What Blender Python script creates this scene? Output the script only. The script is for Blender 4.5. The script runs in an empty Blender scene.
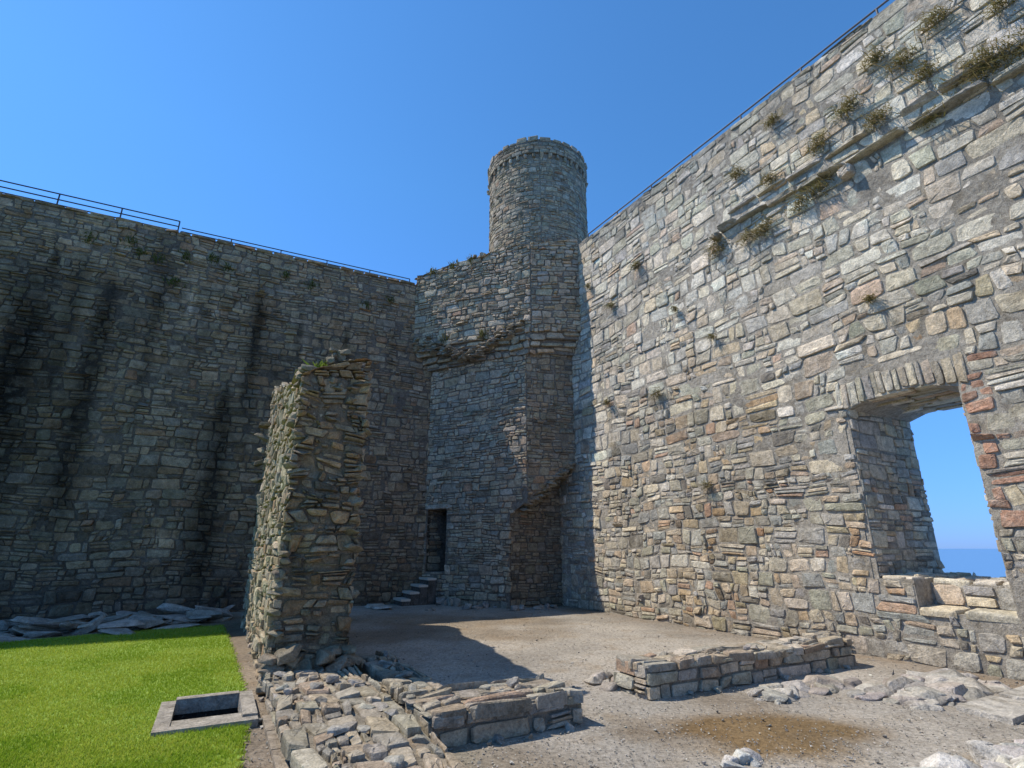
import bpy, bmesh, math, numpy as np
from mathutils import Vector
rng=np.random.default_rng(7)
scene=bpy.context.scene
D3=np.array([.47,-.883,0.]); D3/=np.linalg.norm(D3)
L3=np.array([-D3[1],D3[0],0.])   # (.883,.47)
UP=np.array([0,0,1.])
# ---------------------------------------------------------------- helpers
def hsh(ix,iy,seed):
    n=(ix.astype(np.int64)*374761393+iy.astype(np.int64)*668265263+seed*144269504)&0xffffffff
    n=((n^(n>>13))*1274126177)&0xffffffff
    n=n^(n>>16)
    return (n&0xffffff)/float(0xffffff)
def vn(x,y,seed=0):
    x=np.asarray(x,float);y=np.asarray(y,float)
    ix=np.floor(x);iy=np.floor(y);fx=x-ix;fy=y-iy
    fx=fx*fx*(3-2*fx);fy=fy*fy*(3-2*fy)
    a=hsh(ix,iy,seed);b=hsh(ix+1,iy,seed);c=hsh(ix,iy+1,seed);d=hsh(ix+1,iy+1,seed)
    return (a*(1-fx)+b*fx)*(1-fy)+(c*(1-fx)+d*fx)*fy
def fbm(x,y,seed=0,o=4):
    s=0;a=.5
    for i in range(o):
        s=s+a*vn(x*2**i,y*2**i,seed+i*17);a*=.5
    return s/(1-.5**o)
def mk(name,V,faces,mat,col=None,parent=None,smooth=False):
    me=bpy.data.meshes.new(name)
    V=np.ascontiguousarray(V,dtype=np.float32)
    me.vertices.add(len(V)); me.vertices.foreach_set('co',V.ravel())
    faces=[f for f in faces if len(f)]
    tot=sum(f.size for f in faces)
    me.loops.add(tot); me.loops.foreach_set('vertex_index',np.concatenate([f.ravel() for f in faces]).astype(np.int32))
    st=[];o=0
    for f in faces:
        st.append(o+np.arange(len(f))*f.shape[1]); o+=f.size
    st=np.concatenate(st).astype(np.int32)
    me.polygons.add(len(st)); me.polygons.foreach_set('loop_start',st)
    me.update(calc_edges=True); me.validate()
    me.polygons.foreach_set('use_smooth',np.full(len(me.polygons),smooth))
    if col is not None:
        at=me.color_attributes.new('Col','FLOAT_COLOR','POINT')
        c=np.ones((len(V),4),np.float32);c[:,:3]=col
        at.data.foreach_set('color',c.ravel())
    me.materials.append(mat)
    ob=bpy.data.objects.new(name,me); scene.collection.objects.link(ob)
    if parent: ob.parent=parent
    return ob
def empty(name):
    e=bpy.data.objects.new(name,None); scene.collection.objects.link(e); return e
def plane(O,ud,vd,n):
    O=np.array(O,float);ud=np.array(ud,float);vd=np.array(vd,float);n=np.array(n,float)
    def f(U,V,Dp): return O+U[...,None]*ud+V[...,None]*vd+Dp[...,None]*n
    f.flip=np.dot(np.cross(ud,vd),n)<0
    return f
def solid(name,V,n,mat,parent,col):
    fs=[list(range(n)),list(range(2*n-1,n-1,-1))]+[[i,i+n,(i+1)%n+n,(i+1)%n] for i in range(n)]
    me=bpy.data.meshes.new(name);me.from_pydata([tuple(v) for v in V],[],fs)
    bm=bmesh.new();bm.from_mesh(me);bmesh.ops.recalc_face_normals(bm,faces=bm.faces);bm.to_mesh(me);bm.free()
    at=me.color_attributes.new('Col','FLOAT_COLOR','POINT')
    at.data.foreach_set('color',np.tile(list(col)+[1],2*n).astype(np.float32))
    me.materials.append(mat)
    ob=bpy.data.objects.new(name,me);scene.collection.objects.link(ob);ob.parent=parent
    return ob
def extrude(name,poly,O,ud,vd,back,T,mat,parent,col=(.2,.17,.13)):
    O=np.array(O,float);P=np.array(poly,float)
    F=O+P[:,:1]*ud+P[:,1:]*vd; B=F+np.array(back)*T
    return solid(name,np.vstack([F,B]),len(poly),mat,parent,col)
def prism(name,pts,zb,zt,mat,parent,col=(.2,.17,.13)):
    n=len(pts)
    zb=[zb]*n if np.isscalar(zb) else zb; zt=[zt]*n if np.isscalar(zt) else zt
    V=[(p[0],p[1],zb[i]) for i,p in enumerate(pts)]+[(p[0],p[1],zt[i]) for i,p in enumerate(pts)]
    return solid(name,V,n,mat,parent,col)
# ---------------------------------------------------------------- materials
def nd(nt,t,**k):
    n=nt.nodes.new(t)
    for a,b in k.items(): setattr(n,a,b)
    return n
def stone_mat(name,bump=.5,lichen=.25,rough=.92,scale=1.0,moss=0.0,smear=0.0,smearc=(.3,.27,.21),grime=.6):
    m=bpy.data.materials.new(name);m.use_nodes=True;nt=m.node_tree;nt.nodes.clear();lk=nt.links.new
    out=nd(nt,'ShaderNodeOutputMaterial');bs=nd(nt,'ShaderNodeBsdfPrincipled');lk(bs.outputs[0],out.inputs[0])
    bs.inputs['Roughness'].default_value=rough
    bs.inputs['Specular IOR Level'].default_value=.15
    at=nd(nt,'ShaderNodeAttribute',attribute_name='Col')
    tc=nd(nt,'ShaderNodeTexCoord')
    def noise(s,d=5,r=.6):
        n=nd(nt,'ShaderNodeTexNoise');n.inputs['Scale'].default_value=s*scale;n.inputs['Detail'].default_value=d;n.inputs['Roughness'].default_value=r
        lk(tc.outputs['Object'],n.inputs['Vector']);return n
    def mr(src,a,b,c,d):
        r=nd(nt,'ShaderNodeMapRange');
        for i,v in enumerate((a,b,c,d)): r.inputs[i+1].default_value=v
        lk(src,r.inputs[0]);return r.outputs[0]
    n1=noise(9,6,.7);n2=noise(45,4,.75);n3=noise(2.2,3,.6)
    mu=nd(nt,'ShaderNodeMath',operation='MULTIPLY');lk(mr(n1.outputs['Fac'],.3,.7,.58,1.38),mu.inputs[0]);lk(mr(n2.outputs['Fac'],.3,.7,.68,1.32),mu.inputs[1])
    mx=nd(nt,'ShaderNodeVectorMath',operation='SCALE');lk(at.outputs['Color'],mx.inputs[0]);lk(mu.outputs[0],mx.inputs['Scale'])
    last=mx.outputs[0]
    if smear>0:
        n6=noise(3.4,6,.7);mi=nd(nt,'ShaderNodeMix',data_type='RGBA');lk(mr(n6.outputs['Fac'],.5,.66,0,smear),mi.inputs[0]);lk(last,mi.inputs[6])
        sc=nd(nt,'ShaderNodeVectorMath',operation='SCALE');sc.inputs[0].default_value=smearc;lk(mu.outputs[0],sc.inputs['Scale']);lk(sc.outputs[0],mi.inputs[7]);last=mi.outputs[2]
    n4=noise(14,5,.75);mi=nd(nt,'ShaderNodeMix',data_type='RGBA');lk(mr(n4.outputs['Fac'],.58,.68,0,lichen),mi.inputs[0]);lk(last,mi.inputs[6]);mi.inputs[7].default_value=(.53,.49,.41,1)
    m2=nd(nt,'ShaderNodeMix',data_type='RGBA');m2.blend_type='MULTIPLY';lk(mr(n3.outputs['Fac'],.52,.7,0,grime),m2.inputs[0]);lk(mi.outputs[2],m2.inputs[6]);m2.inputs[7].default_value=(.5,.45,.37,1)
    last=m2.outputs[2]
    if moss>0:
        n5=noise(1.3,6,.75);m3=nd(nt,'ShaderNodeMix',data_type='RGBA');lk(mr(n5.outputs['Fac'],.55,.7,0,moss),m3.inputs[0]);lk(last,m3.inputs[6]);m3.inputs[7].default_value=(.15,.13,.065,1);last=m3.outputs[2]
    lk(last,bs.inputs['Base Color'])
    b1=nd(nt,'ShaderNodeBump');b1.inputs['Strength'].default_value=bump;b1.inputs['Distance'].default_value=.06;lk(n1.outputs['Fac'],b1.inputs['Height'])
    b2=nd(nt,'ShaderNodeBump');b2.inputs['Strength'].default_value=bump*.9;b2.inputs['Distance'].default_value=.015;lk(n2.outputs['Fac'],b2.inputs['Height']);lk(b1.outputs[0],b2.inputs['Normal'])
    lk(b2.outputs[0],bs.inputs['Normal'])
    return m
def simple(name,c,rough=.8,metal=0,nscale=20,var=.25,bump=.2):
    m=bpy.data.materials.new(name);m.use_nodes=True;nt=m.node_tree;bs=nt.nodes['Principled BSDF'];lk=nt.links.new
    bs.inputs['Roughness'].default_value=rough;bs.inputs['Metallic'].default_value=metal
    tc=nd(nt,'ShaderNodeTexCoord');n=nd(nt,'ShaderNodeTexNoise');n.inputs['Scale'].default_value=nscale;n.inputs['Detail'].default_value=5;lk(tc.outputs['Object'],n.inputs['Vector'])
    cr=nd(nt,'ShaderNodeMix',data_type='RGBA');lk(n.outputs['Fac'],cr.inputs[0])
    cr.inputs[6].default_value=tuple(x*(1-var) for x in c)+(1,);cr.inputs[7].default_value=tuple(x*(1+var) for x in c)+(1,)
    lk(cr.outputs[2],bs.inputs['Base Color'])
    b=nd(nt,'ShaderNodeBump');b.inputs['Strength'].default_value=bump;b.inputs['Distance'].default_value=.02;lk(n.outputs['Fac'],b.inputs['Height']);lk(b.outputs[0],bs.inputs['Normal'])
    return m
M_ST=stone_mat('wall_stone',bump=.75,lichen=.35,smear=.35,smearc=(.52,.46,.36),grime=.4)
M_DK=stone_mat('weathered_stone',bump=.8,lichen=.1,moss=.4,smear=.4,smearc=(.22,.18,.13))
M_MO=stone_mat('lime_mortar',bump=.9,lichen=.15,scale=1.6)
M_RK=stone_mat('bedrock',bump=.9,lichen=.25,scale=.8)
M_GR=stone_mat('gravel',bump=.6,lichen=.15,scale=2.2,grime=.35)
M_GRASSB=simple('grass_soil',(.2,.29,.03),.95,nscale=9,var=.3,bump=.5)
M_METAL=simple('galvanised_metal',(.07,.07,.075),.6,.3,60,.1)
M_WOOD=simple('weathered_wood',(.6,.5,.38),.8)
def veg_mat(name):
    m=bpy.data.materials.new(name);m.use_nodes=True;nt=m.node_tree;nt.nodes.clear();lk=nt.links.new
    out=nd(nt,'ShaderNodeOutputMaterial');at=nd(nt,'ShaderNodeAttribute',attribute_name='Col')
    d=nd(nt,'ShaderNodeBsdfDiffuse');t=nd(nt,'ShaderNodeBsdfTranslucent');mx=nd(nt,'ShaderNodeMixShader');mx.inputs[0].default_value=.4
    lk(at.outputs['Color'],d.inputs[0]);lk(at.outputs['Color'],t.inputs[0]);lk(d.outputs[0],mx.inputs[1]);lk(t.outputs[0],mx.inputs[2]);lk(mx.outputs[0],out.inputs[0])
    return m
M_VEG=veg_mat('vegetation')
# ---------------------------------------------------------------- masonry
PAL=np.array([(.47,.42,.34),(.45,.37,.275),(.37,.285,.205),(.38,.365,.325),(.28,.28,.265),(.17,.155,.135),(.35,.335,.265),(.40,.26,.175),(.56,.52,.45),(.51,.44,.335)])
def palette(w,gain=1.0,tint=(1,1,1),comp=.7):
    w=np.array(w,float);w/=w.sum();mean=(PAL*w[:,None]).sum(0)
    P2_=mean+(PAL-mean)*comp
    def f(uc,vc,rg):
        i=rg.choice(len(PAL),len(uc),p=w)
        c=P2_[i]*rg.uniform(.85,1.15,(len(uc),1))*rg.uniform(.975,1.025,(len(uc),3))
        return c*gain*np.array(tint)
    return f
def cells(u0,u1,v0,v1,rg,ch=(.2,.36),cw=(.2,.6),split=.55):
    out=[];v=v0
    while v<v1:
        h=rg.uniform(*ch);u=u0-rg.uniform(0,.3)
        while u<u1:
            w=rg.uniform(cw[0],cw[1])*(.6+.8*rg.random())
            r=rg.random();a,b,c,d=u,u+w,v,v+h
            if r>split: out.append((a,b,c,d))
            elif r>split*.45:
                k=c+h*rg.uniform(.3,.7)
                if rg.random()<.5 and w>.3:
                    q=a+w*rg.uniform(.3,.7); out+= [(a,q,c,k),(q,b,c,k),(a,b,k,d)]
                elif w>.3:
                    q=a+w*rg.uniform(.3,.7); out+= [(a,b,c,k),(a,q,k,d),(q,b,k,d)]
                else: out+=[(a,b,c,k),(a,b,k,d)]
            elif r>split*.2:
                k=c+h*rg.uniform(.25,.4);k2=c+h*rg.uniform(.6,.75); out+=[(a,b,c,k),(a,b,k,k2),(a,b,k2,d)]
            else:
                q=a+w*rg.uniform(.35,.65);k=c+h*rg.uniform(.35,.65);k2=c+h*rg.uniform(.35,.65)
                out+=[(a,q,c,k),(a,q,k,d),(q,b,c,k2),(q,b,k2,d)]
            u+=w
        v+=h
    return np.array(out)
def masonry(name,mapf,cl,rg,colf,mat,parent,depth=(.015,.05),gap=.007,warp=.05,keep=None,top=None,holes=(),ulim=None,stain=None,wfreq=.55,K=12,ed=(.70,.86)):
    n=len(cl)
    C=np.stack([cl[:,[0,2]],cl[:,[1,2]],cl[:,[1,3]],cl[:,[0,3]]],1)
    U=C[...,0].copy();V=C[...,1].copy()
    if warp>0:
        wv=(fbm(U*wfreq,V*wfreq,3,3)-.5)*2*warp*1.7+(vn(U*3.7,V*5,9)-.5)*warp*1.0
        wu=(vn(U*4,V*9,21)-.5)*warp*2.0
        V=V+wv;U=U+wu
    uc=U.mean(1);vc=V.mean(1)
    ok=np.ones(n,bool)
    for (a,b,c,d) in holes:
        iu=np.minimum(uc-a,b-uc);iv=np.minimum(vc-c,d-vc)
        ok&=~((iu>0)&(iv>0))
        ov=(U.max(1)>a)&(U.min(1)<b)&(V.max(1)>c)&(V.min(1)<d)&ok
        left=ov&(uc<=a);right=ov&(uc>=b);bel=ov&~left&~right&(vc<=c);abv=ov&~left&~right&(vc>=d)
        U[left]=np.minimum(U[left],a);U[right]=np.maximum(U[right],b);V[bel]=np.minimum(V[bel],c);V[abv]=np.maximum(V[abv],d)
    if ulim: U=np.clip(U,ulim[0],ulim[1])
    if top is not None: V=np.minimum(V,top(U))
    ok&=((U.max(1)-U.min(1))>.05)&((V.max(1)-V.min(1))>.035)
    if keep is not None: ok&=keep(uc,vc)
    U=U[ok];V=V[ok];n=len(U);uc=U.mean(1);vc=V.mean(1)
    if n==0:return
    W=(U.max(1)-U.min(1));H=(V.max(1)-V.min(1))
    # individual skew so joints are not parallel
    sk=rg.normal(0,.012,(n,4)); V=V+sk*np.clip(H/.25,.3,1)[:,None]; U=U+rg.normal(0,.012,(n,4))*np.clip(W/.3,.3,1)[:,None]
    if ulim: U=np.clip(U,ulim[0],ulim[1])
    th=np.linspace(0,2*np.pi,K,endpoint=False)+np.pi/K
    p=rg.uniform(3.2,14,(n,1))
    x=np.sign(np.cos(th))*np.abs(np.cos(th))**(2/p);y=np.sign(np.sin(th))*np.abs(np.sin(th))**(2/p)
    x=x*(1-rg.uniform(0,.10,(n,K)));y=y*(1-rg.uniform(0,.14,(n,K)))
    g=gap*rg.uniform(.3,1.9,(n,1))
    sx=np.clip(1-2*g/W[:,None],.5,1);sy=np.clip(1-2*g/H[:,None],.5,1)
    d=rg.uniform(depth[0],depth[1],(n,1));d=np.where(rg.random((n,1))<.05,d*1.7,d)
    tu=rg.normal(0,.22,(n,1));tv=rg.normal(0,.28,(n,1))
    rings=[(1.0,None),(1.0,.4),(.95,.85),(.62,1.0)]
    PU=[];PV=[];PD=[]
    def bil(a,b):
        s=(a+1)/2;t=(b+1)/2
        return (U[:,0:1]*(1-s)*(1-t)+U[:,1:2]*s*(1-t)+U[:,2:3]*s*t+U[:,3:4]*(1-s)*t,
                V[:,0:1]*(1-s)*(1-t)+V[:,1:2]*s*(1-t)+V[:,2:3]*s*t+V[:,3:4]*(1-s)*t)
    for sc,dd in rings:
        a=x*sx*sc;b=y*sy*sc
        uu,vv=bil(a,b);PU.append(uu);PV.append(vv)
        if dd is None: PD.append(np.full((n,K),-.05))
        else: PD.append(d*(dd+tu*a*dd+tv*b*dd)+(rg.normal(0,.12,(n,K))*d*(.7 if dd>.5 else .3)))
    uu,vv=bil(np.zeros((n,1))+rg.uniform(-.3,.3,(n,1)),rg.uniform(-.3,.3,(n,1)))
    PU.append(uu);PV.append(vv);PD.append(d*rg.uniform(.85,1.2,(n,1)))
    PU=np.concatenate(PU,1);PV=np.concatenate(PV,1);PD=np.concatenate(PD,1)
    P=mapf(PU,PV,PD).reshape(-1,3)
    M=K*4+1
    k=np.arange(K);k1=(k+1)%K
    q=np.concatenate([np.stack([r*K+k,r*K+k1,(r+1)*K+k1,(r+1)*K+k],1) for r in range(3)])
    t=np.stack([3*K+k,3*K+k1,np.full(K,4*K)],1)
    if getattr(mapf,'flip',False): q=q[:,::-1];t=t[:,::-1]
    off=np.arange(n)[:,None,None]*M
    Q=(q[None]+off).reshape(-1,4);T=(t[None]+off).reshape(-1,3)
    col=np.repeat(colf(uc,vc,rg)[:,None,:],M,1)
    edge=np.concatenate([np.full(K,ed[0]),np.full(K,ed[1]),np.full(K,1.),np.full(K,1.),[1.]])
    col=col*edge[None,:,None]
    if stain is not None: col=col*stain(PU,PV)[...,None]
    return mk(name,P,[Q,T],mat,np.clip(col.reshape(-1,3),0.01,.8),parent)
def facegrid(name,mapf,u0,u1,v0,v1,step,mat,parent,col,top=None,stain=None,amp=.02,holes=()):
    us=np.arange(u0,u1+step*.5,step);vs=np.arange(v0,v1+step*.5,step)
    U,V=np.meshgrid(us,vs)
    if top is not None: V=np.minimum(V,top(U)-.01)
    Dp=.004+amp*np.clip(fbm(U*1.7,V*1.7,101)*2.2-.8,0,1)+(vn(U*9,V*9,5))*.006
    P=mapf(U,V,Dp).reshape(-1,3);ny,nx=U.shape;idx=np.arange(nx*ny).reshape(ny,nx)
    Q=np.stack([idx[:-1,:-1],idx[:-1,1:],idx[1:,1:],idx[1:,:-1]],-1).reshape(-1,4)
    uc=((U[:-1,:-1]+U[1:,1:])/2).ravel();vc=((V[:-1,:-1]+V[1:,1:])/2).ravel();ok=(V[1:,1:]-V[:-1,:-1]).ravel()>.001
    for a,b,c,d in holes: ok&=~((uc>a-step*.5)&(uc<b+step*.5)&(vc>c-step*.5)&(vc<d+step*.5))
    if mapf.flip: Q=Q[:,::-1]
    C=np.array(col)[None,None]*(.75+.5*fbm(U*2,V*2,44))[...,None]
    if stain is not None: C=C*stain(U,V)[...,None]
    return mk(name,P,[Q[ok]],mat,C.reshape(-1,3),parent,smooth=True)
# ---------------------------------------------------------------- rocks
def hull(seed,npt=16,bev=.07):
    r=np.random.default_rng(seed);p=r.normal(size=(npt,3));p/=np.linalg.norm(p,axis=1)[:,None];p*=r.uniform(.75,1.0,(npt,1))
    p=np.sign(p)*np.abs(p)**.7
    bm=bmesh.new();vs=[bm.verts.new(v) for v in p];res=bmesh.ops.convex_hull(bm,input=vs)
    junk=[g for g in res['geom_interior'] if isinstance(g,bmesh.types.BMVert)]
    if junk: bmesh.ops.delete(bm,geom=junk,context='VERTS')
    if bev: bmesh.ops.bevel(bm,geom=list(bm.edges),offset=bev,segments=1,affect='EDGES')
    bmesh.ops.triangulate(bm,faces=bm.faces)
    bm.verts.ensure_lookup_table();bm.verts.index_update()
    V=np.array([v.co[:] for v in bm.verts]);F=np.array([[v.index for v in f.verts] for f in bm.faces]);bm.free()
    return V,F
HB=[hull(i,15,.05) for i in range(12)];HS=[hull(50+i,9,0) for i in range(6)]
def rocks(name,pos,size,col,mat,parent=None,tilt=.15,lib=HB,rg=rng,yaw=None):
    Vs=[];Fs=[];Cs=[];o=0
    for i in range(len(pos)):
        V,F=lib[rg.integers(len(lib))]
        V=V*size[i]*.5
        a=rg.uniform(0,6.28) if yaw is None else yaw+rg.normal(0,.2);tx,ty=rg.normal(0,tilt,2)
        cx,sx_=math.cos(tx),math.sin(tx);R1=np.array([[1,0,0],[0,cx,-sx_],[0,sx_,cx]])
        cy,sy_=math.cos(ty),math.sin(ty);R2=np.array([[cy,0,sy_],[0,1,0],[-sy_,0,cy]])
        ca,sa=math.cos(a),math.sin(a);R3=np.array([[ca,-sa,0],[sa,ca,0],[0,0,1]])
        V=V@(R3@R2@R1).T if yaw is None else V@(R2@R1@R3).T
        Vs.append(V+pos[i]);Fs.append(F+o);Cs.append(np.tile(col[i],(len(V),1)));o+=len(V)
    return mk(name,np.vstack(Vs),[np.vstack(Fs)],mat,np.vstack(Cs),parent)
def rcol(n,base=(.42,.38,.31),v=.2):
    return np.clip(np.array(base)*rng.uniform(1-v,1+v,(n,1))*rng.uniform(.97,1.03,(n,3)),.02,.8)
def blades(name,P,h,w,lean,colA,colB,parent=None,dirn=None):
    n=len(P);a=rng.uniform(0,6.28,n);hh=h*rng.uniform(.5,1.2,n);ww=w*rng.uniform(.6,1.3,n)
    la=rng.uniform(0,6.28,n);ll=lean*rng.uniform(0,1,n)*hh
    sx=np.stack([np.cos(a)*ww/2,np.sin(a)*ww/2,np.zeros(n)],1)
    tip=P+np.stack([np.cos(la)*ll,np.sin(la)*ll,hh],1)
    mid=P+np.stack([np.cos(la)*ll*.3,np.sin(la)*ll*.3,hh*.6],1)
    if dirn is not None: tip=tip+np.array(dirn)*hh[:,None]; mid=mid+np.array(dirn)*hh[:,None]*.45
    V=np.stack([P-sx,P+sx,mid+sx*.7,mid-sx*.7,tip],1).reshape(-1,3)
    o=np.arange(n)[:,None]*5
    q=o+np.array([[0,1,2,3]]);t=o+np.array([[3,2,4]])
    m=rng.random((n,1));c=np.array(colA)*(1-m)+np.array(colB)*m
    C=np.repeat(c[:,None,:],5,1);C=C*np.array([.75,.75,.95,.95,1.1])[None,:,None]
    return mk(name,V,[q,t],M_VEG,C.reshape(-1,3),parent)
def inpoly(x,y,poly):
    r=np.zeros(len(x),bool);n=len(poly);j=n-1
    for i in range(n):
        xi,yi=poly[i];xj,yj=poly[j]
        c=((yi>y)!=(yj>y))&(x<(xj-xi)*(y-yi)/(yj-yi+1e-12)+xi);r^=c;j=i
    return r
# ================================================================= RIGHT CURTAIN WALL
OR=np.array([4.455,11.2,0.]);NR=-L3
RT=lambda s:11.0-.0414*s
rw=empty('castle_curtain_wall')
mapR=plane(OR,D3,UP,NR)
wa,wb,wc,wd=2.72,4.33,1.15,3.95
arc=[(wa,wd-.1),(wa+.3,wd),(wa+.8,wd+.06),(wb-.4,wd+.03),(wb,wd-.1)]
T=1.95
mcol=(.44,.385,.30)
extrude('wall_core_a',[(-10,-3),(wa,-3),(wa,RT(wa)),(-10,RT(-10))],OR,D3,UP,L3,T,M_MO,rw,mcol)
extrude('wall_core_b',[(wb,-3),(13,-3),(13,RT(13)),(wb,RT(wb))],OR,D3,UP,L3,T,M_MO,rw,mcol)
extrude('wall_core_c',[(wa,-3),(3.2,-3),(3.2,wc),(wa,wc)],OR,D3,UP,L3,T,M_MO,rw,mcol)
extrude('wall_core_d',[(3.2,-3),(wb,-3),(wb,.72),(3.2,.72)],OR,D3,UP,L3,.45,M_MO,rw,mcol)
extrude('wall_core_e',[(3.2,-3),(wb,-3),(wb,1.1),(3.2,1.1)],OR+L3*.45,D3,UP,L3,T-.45,M_MO,rw,mcol)
extrude('wall_core_f',arc+[(wb,RT(wb)),(wa,RT(wa))],OR,D3,UP,L3,T,M_MO,rw,mcol)
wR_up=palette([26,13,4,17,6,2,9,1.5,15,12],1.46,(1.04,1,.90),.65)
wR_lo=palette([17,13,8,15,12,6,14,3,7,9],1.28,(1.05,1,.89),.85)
def colR(uc,vc,rg):
    a=wR_up(uc,vc,rg);b=wR_lo(uc,vc,rg)
    t=np.clip((vc-3.0+2.5*(fbm(uc*.4,vc*.4,5)-.5))/3.5,0,1)
    c=np.where(rg.random(len(uc))[:,None]<t[:,None],a,b)
    red=(uc>4.3)&(uc<4.75)&(vc>1.9)&(vc<4.4)&(rg.random(len(uc))<.75)
    c[red]=np.array((.46,.26,.165))*rg.uniform(.8,1.25,(red.sum(),1))
    br=(fbm(uc*.35+3,vc*.5,31)>.56)&(rg.random(len(uc))<.35)
    c[br]=c[br]*np.array((1.0,.89,.76))
    return c
def stR(U,V):
    s=1-.2*np.clip((fbm(U*.7,V*.25,41)-.5)*5,0,1)
    s=s*(1-.2*np.clip((fbm(U*1.6,V*1.2,43)-.52)*6,0,1))
    s=s*(1-.2*np.clip(1-V/.7,0,1))
    s=s*(1-.3*np.clip((V-9.6)/1.2+(fbm(U*1.1,V*.8,46)-.5)*2,0,1)*np.clip((V-8.5)/.5,0,1))
    return s
rg=np.random.default_rng(11)
c1=cells(-9.8,12,-.15,3.6,rg,(.15,.34),(.16,.5),.62)
c2=cells(-9.8,12,c1[:,3].max(),11.6,rg,(.18,.40),(.2,.62),.45)
masonry('face_stones',mapR,np.vstack([c1,c2]),rg,colR,M_ST,rw,depth=(.014,.045),gap=.009,warp=.075,top=RT,
        holes=[(wa,wb,wc,wd+.42),(3.2,wb+.15,.72,1.15)],stain=stR,keep=lambda u,v:~((u>wa-.0)&(u<wb)&(v>.7)&(v<1.1)&(u>3.2)))
facegrid('face_mortar',mapR,-9.6,12,-.1,11.5,.09,M_MO,rw,mcol,RT,stR,.018,holes=[(wa,wb,wc,wd+.1),(3.2,wb,.6,1.15)])
vc_=[];x=wa-.12
while x<wb+.1:
    w=rg.uniform(.07,.15);vc_.append((x,x+w,wd-.08+.12*math.sin(max(0,min(1,(x-wa)/(wb-wa)))*math.pi),wd+.40+rg.uniform(-.03,.05)));x+=w
masonry('arch_stones',mapR,np.array(vc_),rg,palette([20,12,5,14,8,5,10,5,3,8],1.1,(1.06,1,.88)),M_ST,rw,depth=(.02,.045),warp=.02,gap=.005)
mr=plane(OR+D3*wa,L3,UP,D3)
masonry('reveal_stones',mr,cells(0,T,wc,wd-.05,rg,(.16,.3),(.2,.5)),rg,wR_lo,M_ST,rw,depth=(.01,.035),ulim=(0.0,T),top=lambda u:np.full_like(u,wd-.02),warp=.03)
mr=plane(OR+D3*wb,L3,UP,-D3)
masonry('reveal_stones_b',mr,cells(0,T,wc,wd-.05,rg,(.16,.3),(.2,.5)),rg,wR_lo,M_ST,rw,depth=(.01,.035),ulim=(0.0,T),top=lambda u:np.full_like(u,wd-.02),warp=.03)
ms=plane(OR+UP*(wd+.02),D3,L3,-UP)
masonry('soffit_stones',ms,cells(wa,wb,0,T,rg,(.12,.2),(.4,.9),.1),rg,wR_lo,M_ST,rw,depth=(.01,.03),ulim=(wa+.04,wb-.04),top=lambda u:np.full_like(u,T),warp=.03)
ms=plane(OR+UP*1.1,D3,L3,UP)
masonry('sill_stones',ms,cells(3.22,wb,.45,T,rg,(.3,.5),(.4,.7),.1),rg,wR_up,M_ST,rw,depth=(.03,.09),ulim=(3.2,wb),top=lambda u:np.full_like(u,T),warp=.03)
ms=plane(OR+UP*wc,D3,L3,UP)
masonry('sill_stones_b',ms,cells(wa,3.2,0,T,rg,(.3,.5),(.3,.5),.1),rg,wR_up,M_ST,rw,depth=(.02,.07),ulim=(wa,3.2),top=lambda u:np.full_like(u,T),warp=.02)
ms=plane(OR+UP*.72,D3,L3,UP)
masonry('bench_slabs',ms,np.array([(3.15,3.72,-.08,.45),(3.72,4.4,-.05,.45)]),rg,wR_lo,M_ST,rw,depth=(.06,.08),warp=0)
ms=plane(OR+L3*.45,D3,UP,NR)
masonry('bench_back',ms,np.array([(3.2,3.6,.78,1.1),(3.6,4.0,.78,.95),(3.6,4.0,.95,1.1),(4.0,4.33,.78,1.1)]),rg,wR_lo,M_ST,rw,depth=(.02,.04),warp=0)
ledc=palette([20,12,5,18,9,4,12,2,4,9],1.0,(1.04,1,.9))
lc=[];x=.74
while x<11:
    w=rg.uniform(.45,1.1);h=8.5-.075*(x-.74)+rg.uniform(-.012,.012);lc.append((x,x+w,h-.07,h+.05));x+=w
masonry('string_course',mapR,np.array(lc),rg,ledc,M_ST,rw,depth=(.15,.19),warp=.005,gap=.002)
lc=[];x=.95
while x<11:
    w=rg.uniform(.45,1.0);h=8.84-.075*(x-.74)+rg.uniform(-.015,.015);lc.append((x,x+w,h-.05,h+.05))
    x+=w+(rg.uniform(.2,.6) if rg.random()<.25 and x<4 else 0)
masonry('string_course_upper',mapR,np.array(lc),rg,ledc,M_ST,rw,depth=(.10,.13),warp=.005,gap=.002)
masonry('corbels',mapR,np.array([(3.42,3.70,7.95,8.2),(.55,.75,8.3,8.5)]),rg,ledc,M_ST,rw,depth=(.2,.24),warp=0)
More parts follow.
